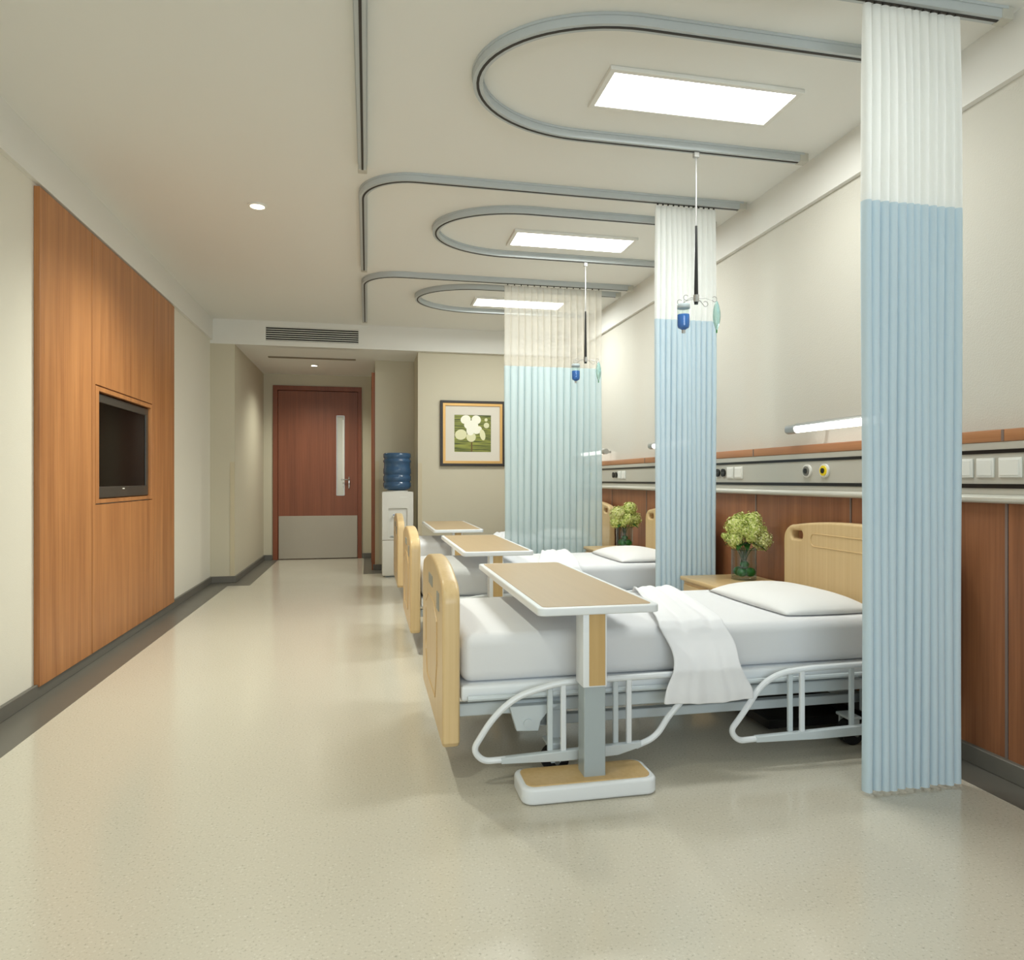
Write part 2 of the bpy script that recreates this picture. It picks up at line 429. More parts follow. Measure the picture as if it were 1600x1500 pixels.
w = G().box(-.459, -.345, 10.995, 11.003, .965, 2.18).build('vision_panel', 'frost', door)
G().box(-.463, -.455, 10.972, 10.985, .962, 2.184).box(-.349, -.341, 10.972, 10.985, .962, 2.184).box(-.463, -.341, 10.972, 10.985, 2.176, 2.184).box(-.463, -.341, 10.972, 10.985, .962, .969).build('panel_bead', 'alu', w)
G().box(-.372, -.345, 10.966, 10.99, 1.12, 2.12).build('glass_strip', 'plast', w)
hd = G().box(-.286, -.262, 10.965, 10.98, 1.07, 1.25, .006, 2).build('handle', 'chrome', door)
G().tube(fillet([(-.274, 10.975, 1.205), (-.274, 10.935, 1.205), (-.39, 10.935, 1.205)], .02), .009, 10).build('lever', 'chrome', hd)
# open side door seen edge on (wooden jamb at the corridor corner)
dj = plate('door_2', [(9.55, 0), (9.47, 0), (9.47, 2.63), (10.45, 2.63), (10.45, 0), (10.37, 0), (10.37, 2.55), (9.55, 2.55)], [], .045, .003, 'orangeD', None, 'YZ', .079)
dj['kind'] = 'structure'
G().box(.078, .099, 9.56, 10.36, .005, 2.54).build('door_leaf', 'door', dj)

# ------------------------------------------------------------------ left wood cladding + television
def panel(y0, y1, label, hole=None):
    o = plate('wood_panel', [(y0, .065), (y1, .065), (y1, 2.812), (y0, 2.812)], [hole] if hole else [], .03, .002, 'orange', None, 'YZ', -1.7745)
    return tag(o, label, 'wall panel', 'orange brown wood panels on the left wall')
panel(4.272, 5.013, 'tall orange-brown wood wall panel left of the television, nearest the camera')
pm = panel(5.021, 6.352, 'widest orange-brown wood wall panel, with the television niche cut in it', [(5.075, 1.035), (6.322, 1.035), (6.322, 1.835), (5.075, 1.835)])
panel(6.360, 6.998, 'narrow orange-brown wood wall panel right of the television, towards the door')
plate('niche_frame', [(5.083, 1.043), (6.314, 1.043), (6.314, 1.827), (5.083, 1.827)], [[(5.14, 1.07), (6.29, 1.07), (6.29, 1.797), (5.14, 1.797)]], .03, .002, 'orange', pm, 'YZ', -1.775)
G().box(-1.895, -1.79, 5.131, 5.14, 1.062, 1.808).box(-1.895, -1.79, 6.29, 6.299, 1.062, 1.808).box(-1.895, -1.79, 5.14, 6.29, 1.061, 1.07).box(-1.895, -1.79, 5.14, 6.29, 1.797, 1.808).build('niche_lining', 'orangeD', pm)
tv = thing('television', 'flat black television recessed in the wooden wall panels', 'television', (-1.84, 5.716, 1.075))
g = plate('bezel', [(-.566, 0), (.566, 0), (.566, .712), (-.566, .712)], [[(-.512, .080), (.505, .080), (.505, .655), (-.512, .655)]], .04, .006, 'tvb', tv, 'YZ', .04)
G().box(.03, .052, -.512, .505, .080, .655).build('screen', 'tvs', tv)
G().box(-.045, .03, -.54, .54, .02, .69, .01, 2).build('rear_housing', 'black', tv)
G().box(.059, .062, -.055, -.015, .058, .066, .001, 1).build('badge', 'plast', tv)

# ------------------------------------------------------------------ ceiling lights
def light_panel(y, label):
    t = thing('ceiling_light', label, 'ceiling light', (1.57, y, CZ - .02), 'rectangular ceiling light panels')
    plate('frame', [(-.49, -.17), (.49, -.17), (.49, .17), (-.49, .17)], [[(-.462, -.143), (.462, -.143), (.462, .143), (-.462, .143)]], .02, .003, 'soffit', t, 'XY', .01)
    G().box(-.462, .462, -.143, .143, .003, .018).build('diffuser', 'panelglow', t)
    return t
light_panel(3.17, 'large rectangular white ceiling light panel, nearest of the three')
light_panel(5.27, 'rectangular white ceiling light panel inside the second oval track')
light_panel(7.23, 'rectangular white ceiling light panel farthest away, partly behind the sheer curtain')
def downlight(x, y, z, label, r=.062):
    t = thing('downlight', label, 'downlight', (x, y, z - .012))
    G().lathe([(r * .74, .011), (r * .74, .003), (r * .8, .0), (r, .004), (r, .0118), (r * .74, .0118)], n=24, close=False).build('trim_ring', 'plast', t)
    G().lathe([(.001, .004), (r * .73, .004), (r * .73, .009), (.001, .009)], n=24).build('lens', 'dlglow', t)
    return t
downlight(-.737, 5.03, CZ, 'round recessed downlight glowing in the main ceiling above the aisle')
downlight(-.72, 10.01, 2.79, 'small round downlight in the corridor ceiling before the door', .055)

# vent grille + slot diffuser
t = thing('vent_grille', 'horizontal louvred air vent set in the beam face', 'vent', (-.641, 8.66, 2.85))
G().box(-.535, .535, .030, .040, 0, .164).build('duct_shade', 'dsteel', t)  # black sheet added so the gaps between louvres show the duct's shade as colour
for k in range(7):
    G().box(-.534, .534, -.006, .006, .003 + k * .0255, .0115 + k * .0255, .001, 1).build('louvre', 'soffit', t)
t = thing('linear_vent', 'thin grey linear slot diffuser in the corridor ceiling', 'vent', (-.70, 9.43, 2.775))
G().box(-.55, .55, -.03, .03, .003, .0148, .003, 1).build('housing', 'slot', t)
G().box(-.54, .54, -.008, .008, 0, .004).build('slot', 'slot', t)

# ------------------------------------------------------------------ curtain and drip tracks
def track(name, path, label, cat, group, ends=True):
    t = thing(name, label, cat, (path[-1][0], path[-1][1], CZ), group)
    lx, ly = path[-1][0], path[-1][1]
    loc = [(p[0] - lx, p[1] - ly) for p in path]
    G().sweep(loc, .046, .046, -.0005).build('rail', 'track', t)
    G().sweep(loc, .012, .003, -.046).build('groove', 'groove', t)
    G().sweep(loc, .056, .012, -.0005).build('flange', 'track', t)
    if ends:
        for a, b in ((loc[0], loc[1]), (loc[-1], loc[-2])):
            G().box(a[0] - .027, a[0] + .027, a[1] - .027, a[1] + .027, -.050, -.0005, .003, 1).build('end_cap', 'trunk', t)
    return t
def Lpath(y, yend, xl=-.028, xr=2.49):
    r = .33; p = [(xr, y), (xl + r, y)]
    for k in range(1, 17):
        a = PI / 2 * k / 16; p.append((xl + r - r * math.sin(a), y + r - r * math.cos(a)))
    p.append((xl, yend)); return p[::-1]
def Upath(yc, xl=.496, hw=.47, xr=2.46):
    rx = .62; p = [(xr, yc - hw), (xl + rx, yc - hw)]
    for k in range(1, 32):
        a = PI * k / 32; p.append((xl + rx - rx * math.sin(a), yc - hw * math.cos(a)))
    p += [(xl + rx, yc + hw), (xr, yc + hw)]; return p
gL = 'L-shaped ceiling curtain tracks'; gU = 'oval ceiling drip tracks'
track('curtain_track', Lpath(2.335, 4.24), 'grey ceiling curtain track carrying the nearest blue curtain', 'curtain track', gL)
track('curtain_track', Lpath(4.325, 6.26), 'grey L-shaped ceiling curtain track carrying the middle curtain', 'curtain track', gL)
track('curtain_track', Lpath(6.385, 8.30), 'grey L-shaped ceiling curtain track carrying the farthest sheer curtain', 'curtain track', gL)
track('drip_track', Upath(3.14), 'grey U-shaped ceiling track around the nearest light panel', 'ceiling track', gU)
track('drip_track', Upath(5.16), 'grey U-shaped ceiling track around the middle light panel', 'ceiling track', gU)
track('drip_track', Upath(7.11), 'grey U-shaped ceiling track around the farthest light panel', 'ceiling track', gU)

# ------------------------------------------------------------------ curtains
def curtain(x0, x1, y, n, amp, mm, mb, label, zb=.012, zs=2.265, zt=3.018, seed=1):
    rnd = random.Random(seed)
    t = thing('privacy_curtain', label, 'curtain', (x0, y, 0), 'pleated privacy curtains between the beds')
    ws = [1 + rnd.uniform(-.10, .10) for _ in range(n)]; tot = sum(ws); w = x1 - x0
    cols = []; x = 0; mids = []
    for i in range(n):
        pw = ws[i] / tot * w; am = amp * rnd.uniform(.85, 1.1)
        for k in range(15):
            a = math.radians(-122 + 244 * k / 14)
            cols.append((x + pw * .5 + pw * .50 * math.sin(a), -am * (.62 * math.cos(a)), i))
        mids.append(x + pw / 2); x += pw
    
    def sheet(z0, z1, nz, name, m, pinch=False):
        vs = []; fs = []
        for j in range(nz + 1):
            z = z0 + (z1 - z0) * j / nz
            for (cx, cy, i) in cols:
                f = 1.0
                if z > 2.75: f = 1 - .45 * (z - 2.75) / .27
                sway = .004 * math.sin(z * 2.1 + i * .9)
                zz = z + (.004 * math.sin(i * 1.7) if j == 0 and z0 < .1 else 0)
                vs.append((cx + sway, cy * f, zz))
        nc = len(cols)
        for j in range(nz):
            for c in range(nc - 1): fs.append((j * nc + c, j * nc + c + 1, (j + 1) * nc + c + 1, (j + 1) * nc + c))
        return G().add(vs, fs).build(name, m, t, angle=60)
    sheet(zb, zs, 14, 'blue_fabric', mb)
    sheet(zs, zt, 8, 'mesh_header', mm)
    for xm in mids:
        G().box(xm - .004, xm + .004, -.006, .006, 3.0, 3.032, .001, 1).build('glider', 'groove', t)
    return t
curtain(1.852, 2.288, 2.335, 12, .034, 'meshA', 'blueA', 'nearest floor-length pleated curtain, blue below and white mesh on top', seed=3)
curtain(1.866, 2.302, 4.33, 12, .034, 'meshA', 'blueA', 'middle pleated blue curtain with white mesh top beside the nightstand', seed=5)
curtain(1.253, 2.205, 6.39, 15, .040, 'meshC', 'blueC', 'farthest, widest sheer pleated curtain in front of the orchid picture', seed=8)

# ------------------------------------------------------------------ bed-head trunking
t = thing('bedhead_trunking', 'long grey service trunking with wood cap running along the right wall', 'trunking', (2.50, 2.3, 1.10))
Y0, Y1 = -2.95 - 2.3, 8.69 - 2.3
G().box(0, .078, Y0, Y1, .255, .305, .006, 2).build('wood_cap', 'railwood', t)
for y in (2.345 - 2.3, 2.345 + 1.85 - 2.3, 2.345 + 3.7 - 2.3, 2.345 + 5.55 - 2.3):
    G().box(-.0015, .01, y - .006, y + .006, .257, .303).build('cap_joint', 'seamc', t)
G().box(.004, .078, Y0, Y1, .04, .255, .002, 1).build('channel', 'trunk', t)
G().box(.000, .006, Y0, Y1, .208, .224).build('black_strip', 'black', t)
G().box(.000, .006, Y0, Y1, .066, .084).build('black_strip', 'black', t)
g = G(); g.box(.002, .078, Y0, Y1, .012, .04, .002, 1); g.tube([(0, Y0, .022), (0, Y1, .022)], .017, 14)
g.build('bumper_rail', 'bump', t)
where = ['by the near curtain', 'above the first flower vase', 'by the second flower vase']
for i, dy in enumerate((0, 2.07, 4.29 if False else 4.27)):
    for k, (a, b) in enumerate(((2.262, 2.362), (2.385, 2.467), (2.486, 2.566))):
        if k == 2 and i > 0: continue
        nm = ['right-hand', 'left-hand', 'leftmost'][k] if i > 0 else ['rightmost', 'middle', 'leftmost'][k]
        p = thing('wall_switch', '%s square white switch plate on the grey trunking %s' % (nm, where[i]), 'switch', (2.496, (a + b) / 2 + dy, 1.21), 'white switch plates on the trunking')
        hw = (b - a) / 2
        G().box(0, .010, -hw, hw, 0, .08, .003, 2).build('plate', 'plast', p)
        G().box(-.003, .001, -hw + .008, hw - .008, .008, .072, .0015, 1).build('rocker', 'plast', p)
    if i > 0:
        for k, y in enumerate((2.52, 2.60)):
            p = thing('power_socket', '%s round black socket on the trunking %s' % (['right', 'left'][k], where[i]), 'socket', (2.498, y + dy, 1.252), 'round black sockets on the trunking')
            b = bmesh.new(); bmesh.ops.create_cone(b, cap_ends=True, segments=24, radius1=.029, radius2=.027, depth=.012)
            G().bm(b, Matrix.Rotation(PI / 2, 4, 'Y')).build('face', 'black', p)
            for s in (-1, 1): G().box(-.0075, -.0055, s * .01 - .002, s * .01 + .002, -.006, .006).build('slot', 'dgrey', p)
for i in range(3):
    for k, y in enumerate((3.457, 3.613)):
        wh = ['first', 'second', 'third'][i]
        p = thing('gas_outlet', 'round white medical gas outlet with %s ring above the %s bed' % (['yellow', 'grey'][k], wh), 'gas outlet', (2.497, y + 2.07 * i, 1.252), 'gas outlets on the trunking')
        def disc(r, x0, x1, nm, m):
            G().cyl((x0, 0, 0), (x1, 0, 0), r, 28).build(nm, m, p)
        disc(.038, -.006, .006, 'flange', 'plast'); disc(.028, -.012, .0, 'colour_ring', ['yellow', 'dgrey'][k]); disc(.015, -.016, 0, 'port', 'black')

# wall lamps
lab = ['slim tubular wall lamp glowing above the first bed', 'slim tubular wall lamp glowing above the second bed, behind the middle curtain', 'slim tubular wall lamp glowing above the farthest bed']
l0 = thing('wall_lamp', lab[0], 'wall lamp', (2.46, 3.29, 1.50), 'tubular lamps above the beds')
G().tube([(0, -.45, 0), (0, -.36, 0)], .028, 18).build('end_sleeve', 'alu', l0)
G().tube([(0, .36, 0), (0, .45, 0)], .028, 18).build('end_sleeve', 'alu', l0)
g = G(); vs = []; fs = []
for y in (-.36, .36):
    for k in range(11):
        a = -.35 + (PI * 1.02) * k / 10
        vs.append((.028 * math.cos(a), y, .028 * math.sin(a) + .004))
for k in range(10): fs.append((k, k + 1, 12 + k, 11 + k))
g.add(vs, fs).build('reflector', 'alu', l0)
G().tube([(-.004, -.36, -.004), (-.004, .36, -.004)], .021, 14).build('tube_light', 'tubeglow', l0)
for y in (-.25, .25): G().box(.02, .1195, y - .012, y + .012, -.008, .016, .003, 1).build('bracket', 'alu', l0)
for i in (1, 2): dup(l0, (0, 2.07 * i, 0), lab[i])

# ------------------------------------------------------------------ hospital bed (local: x from footboard, y from near side)
def arch(y0, y1, z0, zs, zt, r, n=14):
    """board outline: straight sides, chamfer-rounded shoulders, gentle crown"""
    pts = [(y0 + .02, z0), (y1 - .02, z0), (y1, z0 + .02)]
    w = y1 - y0; c = (y0 + y1) / 2
    top = []
    for k in range(n + 1):
        u = -1 + 2 * k / n
        top.append((c + u * (w / 2 - r), zs + (zt - zs) * (1 - abs(u) ** 2.2)))
    right = []
    for k in range(8):
        a = PI / 2 * k / 7; right.append((y1 - r + r * math.cos(a), zs - r * .9 + r * .9 * math.sin(a)))
    left = [(y0 + y1 - p[0], p[1]) for p in right][::-1]
    return pts + right + top[::-1][1:-1] + left + [(y0, z0 + .02)]
bed = thing('hospital_bed', 'hospital bed nearest the camera, with beech footboard and folded side rails', 'bed', (.288, 2.73, 0), 'hospital beds along the right wall')
fb = plate('footboard', arch(0, .99, .145, .80, .85, .10), [rrect(.76, .81, .38, .56, .02)], .07, .014, 'beech', bed, 'YZ', .035, 3)
# raised bead outline and card holder on the outer face
g = G(); g.tube([(-.001, y, z) for y, z in [(.22, .42), (.22, .60), (.36, .66), (.63, .66), (.77, .60)]], .003, 6)
g.tube([(-.001, y, z) for y, z in [(.22, .42), (.30, .26), (.69, .26), (.76, .36)]], .003, 6)
g.build('moulded_bead', 'beechY', fb)
G().box(-.004, .002, .13, .21, .66, .735, .002, 1).build('card_holder', 'card', fb)
G().box(-.003, .002, .42, .60, .715, .765, .002, 1).build('name_plate', 'card', fb)
hb = plate('headboard', arch(-.20, .97, .24, .945, .978, .10), [rrect(.79, .90, .865, .912, .02), rrect(-.13, -.02, .865, .912, .02)], .06, .014, 'beech', bed, 'YZ', 2.142, 3)
g = G(); g.tube([(2.111, a, b) for a, b in rrect(.06, .71, .835, .905, .03)] + [(2.111, .71, .87)], .003, 6)
g.build('moulded_bead', 'beechY', hb)
g = G(); g.box(.075, 2.105, .015, .975, .32, .382, .012, 3)
g.build('deck', 'white', bed)
for y in (.05, .90): G().box(.07, 2.11, y, y + .04, .25, .30, .004, 1).build('side_beam', 'frame', bed)
for x in (.45, 1.1, 1.85): G().box(x, x + .05, .06, .93, .262, .31).build('cross_beam', 'frame', bed)
G().tube([(.1, -.0, .335), (2.1, -.0, .335)], .011, 8).build('edge_tube', 'frame', bed)
G().tube([(.1, .99, .335), (2.1, .99, .335)], .011, 8).build('edge_tube', 'frame', bed)
# lower carriage
g = G(); g.box(.42, 2.0, .14, .18, .16, .20, .003, 1).box(.42, 2.0, .80, .84, .16, .20, .003, 1).box(.42, .47, .14, .84, .16, .20).box(1.93, 1.99, .14, .84, .16, .20)
g.build('carriage_frame', 'frame', bed)
g = G(); g.box(1.55, 2.06, .22, .26, .035, .075, .003, 1).box(1.55, 2.06, .74, .78, .035, .075, .003, 1).box(1.55, 1.60, .22, .78, .035, .075).box(2.02, 2.06, .22, .78, .035, .075)
g.box(1.60, 2.02, .27, .73, .03, .05)
g.build('motor_tray', 'dsteel', bed)
for x, y in ((.45, .06), (.45, .88), (1.95, .06), (1.95, .88)):
    G().box(x, x + .05, y, y + .06, .13, .27, .005, 1).build('leg', 'frame', bed)
# curved pivot bracket near the foot end
for yy in (.03, .94):
    plate('pivot_bracket', [(.27, .29), (.30, .19), (.39, .185), (.40, .225), (.43, .26), (.49, .29)][::-1], [], .04, .004, 'frame', bed, 'XZ', yy)
    sgn = -1 if yy < .5 else 1
    G().cyl((.345, yy + sgn * .018, .22), (.345, yy + sgn * .028, .22), .018, 18).build('pivot_cap', 'frame', bed)
# diagonal lifting arm
G().add(*(lambda p: (p, [(0, 1, 2, 3), (4, 5, 6, 7), (0, 1, 5, 4), (1, 2, 6, 5), (2, 3, 7, 6), (3, 0, 4, 7)]))(
    [(.44, .34, .165), (.98, .34, .265), (.98, .34, .305), (.44, .34, .205), (.44, .40, .165), (.98, .40, .265), (.98, .40, .305), (.44, .40, .205)])).build('lift_arm', 'frame', bed)
for x, y in ((.50, .045), (.50, .915), (1.90, .07), (1.90, .89)):
    c = G().add(*(lambda: (lambda g: (g.v, g.f))(G().box(x - .06, x - .02, y - .045, y - .035, .055, .13).box(x - .06, x - .02, y + .035, y + .045, .055, .13).box(x - .075, x - .01, y - .047, y + .047, .122, .135, .003, 1)))()).build('caster', 'frame', bed)
    G().cyl((x - .035, y - .024, .056), (x - .035, y + .024, .056), .0555, 26).build('wheel', 'rubber', c)
    G().cyl((x - .035, y - .05, .056), (x - .035, y + .05, .056), .010, 12).build('axle', 'dgrey', c)
# side rails
def side_rail(y, x0, kind):
    o = -1 if y < .5 else 1
    if kind == 'foot':
        path = [(1.03, .13), (.86, .13), (.86, .13)]
        pts = fillet([(x, y, z) for x, z in [(.24, .098), (.145, .102), (.12, .165), (.40, .355), (.60, .398), (.98, .402), (.885 + .30, .285 + .12), (1.04, .29), (.90, .145), (.78, .115)]][:6], .07)
        top = fillet([Vector((x, y, z)) for x, z in [(.24, .108), (.150, .108), (.112, .155), (.19, .274), (.285, .352), (.45, .394), (.60, .398), (1.02, .402), (1.10, .39), (1.02, .325), (.924, .234), (.87, .150), (.78, .118)]], .06)
        bar = (.222, .80); posts = (.425, .475, .70, .75)
    else:
        top = fillet([Vector((x, y, z)) for x, z in [(1.33, .108), (1.235, .105), (1.20, .150), (1.256, .215), (1.345, .335), (1.43, .378), (1.56, .392), (2.04, .396), (2.07, .36), (2.07, .13)]], .06)
        bar = (1.315, 2.04); posts = (1.49, 1.535, 1.79, 1.86)
    r = G().tube(top, .0125, 10).build('side_rail', 'white', bed)
    a, b = bar
    ol = [(a, .095), (a + .25, .086), (b - .10, .092), (b, .118), (b, .138), (a, .118)] if kind == 'foot' else [(a, .095), (a + .3, .088), (b, .092), (b, .135), (a, .120)]
    plate('lower_bar', ol, [], .028, .004, 'frame', r, 'XZ', y)
    for i, px_ in enumerate(posts):
        G().box(px_ - .011, px_ + .011, y - .008 + (.018 if i % 2 == 0 else 0) * -o, y + .008 + (.018 if i % 2 == 0 else 0) * -o, .12, .392, .003, 1).build('upright', 'white' if i % 2 else 'frame', r)
for y in (-.055, 1.012):
    side_rail(y, 0, 'foot'); side_rail(y, 0, 'head')
beds = [bed, dup(bed, (0, S, 0), 'second hospital bed, between the middle curtain and the sheer curtain'),
        dup(bed, (0, 2 * S, 0), 'farthest hospital bed, nearest the water dispenser')]

# bedding
ordn = ['first', 'second', 'farthest']
mt = tag(G().box(.366, 2.39, 2.765, 3.69, .383, .578, .048, 5).build('mattress', 'linen'), 'white sheeted mattress on the nearest hospital bed', 'mattress', 'mattresses on the hospital beds')
# puff the top slightly
def pillow_mesh():
    nx, ny = 26, 34; vs = []; fs = []
    def pt(i, j, s):
        u = -1 + 2 * i / nx; v = -1 + 2 * j / ny
        e = max(0.0, (1 - abs(u) ** 3.2) * (1 - abs(v) ** 3.6)) ** .62
        sx = 1 - .05 * v * v; sy = 1 - .05 * u * u
        return (.25 * u * sx, .39 * v * sy, (.068 if s > 0 else -.003) * e + .003 * math.sin(3 * u + 2 * v) * e)
    for s in (1, -1):
        o = len(vs)
        for i in range(nx + 1):
            for j in range(ny + 1): vs.append(pt(i, j, s))
        for i in range(nx):
            for j in range(ny):
                a = o + i * (ny + 1) + j; fs.append((a, a + 1, a + ny + 2, a + ny + 1))
    return vs, fs
pl = G().add(*pillow_mesh()).build('pillow', 'pillow', angle=80)
bm_ = bmesh.new(); bm_.from_mesh(pl.data); bmesh.ops.remove_doubles(bm_, verts=bm_.verts, dist=.0005); bmesh.ops.recalc_face_normals(bm_, faces=bm_.faces); bm_.to_mesh(pl.data); bm_.free()
pl.location = (2.10, 3.22, .5850); tag(pl, 'soft white pillow at the head of the nearest bed', 'pillow', 'pillows on the hospital beds')
# folded cover draped across the bed
prof = [(2.634, .292), (2.630, .33), (2.636, .38), (2.640, .42), (2.668, .465), (2.712, .520), (2.738, .562), (2.77, .588), (2.83, .596), (3.0, .596), (3.2, .597), (3.4, .598), (3.6, .597), (3.68, .590), (3.715, .56), (3.725, .50), (3.73, .45), (3.735, .44)]
nx = 22; vs = []; fs = []
dens = []
for i in range(len(prof) - 1):
    for k in range(4):
        t_ = k / 4; dens.append((prof[i][0] * (1 - t_) + prof[i + 1][0] * t_, prof[i][1] * (1 - t_) + prof[i + 1][1] * t_))
dens.append(prof[-1])
for j, (y, z) in enumerate(dens):
    q = (y - 2.75) / .95
    if y < 2.75 and z < .57:
        h = (.57 - z) / .28
        xl = 1.20 + .03 * math.sin(h * 5.0); xr = 1.50 + .05 * h + .01 * h * h + .012 * math.sin(h * 9)
    else:
        qq = max(0, min(1, q)); xl = 1.20 + .26 * qq; xr = 1.50 + .18 * qq
    for i in range(nx + 1):
        u = i / nx; x = xl + (xr - xl) * u
        fold = .0045 * math.sin(u * 13 + q * 3) + .003 * math.sin(u * 29 + 1)
        hang = max(0.0, (.56 - z) / .27)
        vs.append((x, y - (abs(fold) * 1.6 * hang if y < 3 else -abs(fold) * hang), z + (fold + .004 if hang == 0 else 0) + (.006 * math.sin(u * 7 + 1) if j == 0 else 0)))
for j in range(len(dens) - 1):
    for i in range(nx): a = j * (nx + 1) + i; fs.append((a, a + 1, a + nx + 2, a + nx + 1))
bl = G().add(vs, fs).build('blanket', 'blank', angle=80)
sm = bl.modifiers.new('thickness', 'SOLIDIFY'); sm.thickness = .010; sm.offset = 1
ss = bl.modifiers.new('smooth', 'SUBSURF'); ss.levels = 1; ss.render_levels = 1
tag(bl, 'folded white cover draped over the side of the nearest bed', 'blanket', 'folded covers on the hospital beds')
for i in (1, 2):
    for o, l in ((mt, 'white sheeted mattress on the %s hospital bed'), (pl, 'soft white pillow at the head of the %s bed'), (bl, 'folded white cover draped across the %s bed')):
        dup(o, (0, S * i, 0), l % ordn[i])

# ------------------------------------------------------------------ overbed tables
tb = thing('overbed_table', 'wood-topped white overbed table nearest the camera, across the first bed', 'overbed table', (.824, 2.59, 0), 'overbed tables over the hospital beds')
bs = plate('base', rrect(-.266, .266, -.10, .10, .045), [], .062, .012, 'white', tb, 'XY', .033, 3)
plate('base_inlay', rrect(-.245, .245, -.08, .08, .035), [], .006, .001, 'tabwz', bs, 'XY', .0655)
G().box(-.015, .070, -.045, .035, .064, .43, .003, 1).build('lower_column', 'grey', tb)
uc = G().box(-.022, .074, -.052, .042, .410, .694, .004, 2).build('upper_column', 'white', tb)
G().box(.002, .066, -.0545, -.050, .416, .69, .001, 1).build('column_inlay', 'tabwz', uc)
tp = plate('tabletop', rrect(-.204, .280, -.08, 1.35, .03), [], .030, .006, 'white', tb, 'XY', .707, 3)
plate('top_inlay', rrect(-.180, .256, -.055, 1.325, .022), [], .004, .0008, 'tabw', tp, 'XY', .7215)
for sx in (-.20, .20):
    for sy in (-.07, .07): G().cyl((sx, sy, 0), (sx, sy, .006), .014, 12).build('foot_pad', 'rubber', tb)
dup(tb, (0, S - .02, 0), 'wood-topped overbed table standing across the second bed')
dup(tb, (0, 2 * S - .02, 0), 'farthest wood-topped overbed table, near the water dispenser')

# ------------------------------------------------------------------ nightstands
ns = thing('nightstand', 'beech nightstand holding the large flower vase, beside the nearest bed', 'nightstand', (2.255, 4.0, 0), 'beech nightstands between the beds')
G().box(-.225, .24, -.215, .245, .04, .545, .004, 1).build('cabinet', 'beech', ns)
G().box(-.245, .243, -.24, .265, .545, .572, .008, 3).build('top', 'beechY', ns)
dr = G().box(-.238, -.222, -.195, .225, .40, .525, .004, 2).build('drawer', 'beechY', ns)
g = G(); g.tube(fillet([(-.238, -.09, .475), (-.256, -.085, .475), (-.258, .085, .475), (-.238, .09, .475)], .01), .005, 8); g.build('drawer_pull', 'beech', dr)
dd = G().box(-.238, -.222, -.195, .225, .07, .385, .004, 2).build('cupboard_door', 'beech', ns)
G().cyl((-.238, -.17, .25), (-.26, -.17, .25), .010, 14).build('knob', 'alu', dd)
G().box(-.20, .22, -.20, .23, 0, .04).build('plinth', 'beech', ns)
dup(ns, (0, S, 0), 'beech nightstand with the second flower vase, beside the second bed')
dup(ns, (0, 2 * S, 0), 'beech nightstand behind the sheer curtain')

# ------------------------------------------------------------------ vase + bouquet
VX, VY, VZ = 2.33, 4.02, .572
def vase(label):
    t = thing('flower_vase', label, 'vase', (VX, VY, VZ), 'glass vases on the nightstands')
    g = G(); g.lathe([(.074, .0), (.078, .003), (.078, .19), (.0745, .19), (.0735, .014), (.001, .014)], n=36, close=False)
    g.add([(0.074 * math.cos(2 * PI * k / 36), .074 * math.sin(2 * PI * k / 36), 0) for k in range(36)], [tuple(range(36))])
    g.build('glass_body', 'glass', t)
    G().ring((0, 0, .19), .0762, .0022, 'Z', 40).build('rim', 'gglass', t)
    G().lathe([(.070, .0143), (.072, .0143), (.072, .016), (.070, .016)], n=30, close=False).build('base_ring', 'chrome', t)
    return t
def bloom_mesh(r, nf, rnd, core=True):
    g = G()
    b = bmesh.new(); bmesh.ops.create_icosphere(b, subdivisions=2, radius=r * .76); g.bm(b)
    for k in range(nf):
        ph = math.acos(1 - 2 * (k + .5) / nf); th = PI * (1 + 5 ** .5) * k
        n = Vector((math.sin(ph) * math.cos(th), math.sin(ph) * math.sin(th), math.cos(ph)))
        c = n * (r * rnd.uniform(.74, 1.08)); u = n.orthogonal().normalized(); v = n.cross(u)
        a0 = rnd.uniform(0, PI); s = r * rnd.uniform(.17, .24)
        for q in range(4):
            a = a0 + q * PI / 2; d1 = u * math.cos(a) + v * math.sin(a); d2 = n.cross(d1)
            lift = n * (s * rnd.uniform(-.1, .6))
            g.add([c, c + d1 * s * .55 + d2 * s * .42 + lift * .6, c + d1 * s + lift, c + d1 * s * .55 - d2 * s * .42 + lift * .6], [(0, 1, 2, 3)])
    return g
def leaf_mesh(base, d, L, w, droop):
    d = Vector(d).normalized(); s = d.cross(Vector((0, 0, 1))).normalized(); vs = []; fs = []
    for k in range(9):
        u = k / 8; ww = w * math.sin(PI * min(1, u * .96 + .04)) ** .8
        p = Vector(base) + d * L * u + Vector((0, 0, -droop * u * u))
        vs += [p + s * ww + Vector((0, 0, ww * .35)), p, p - s * ww + Vector((0, 0, ww * .35))]
    for k in range(8):
        for j in range(2): fs.append((k * 3 + j, k * 3 + j + 1, k * 3 + j + 4, k * 3 + j + 3))
    return G().add(vs, fs)
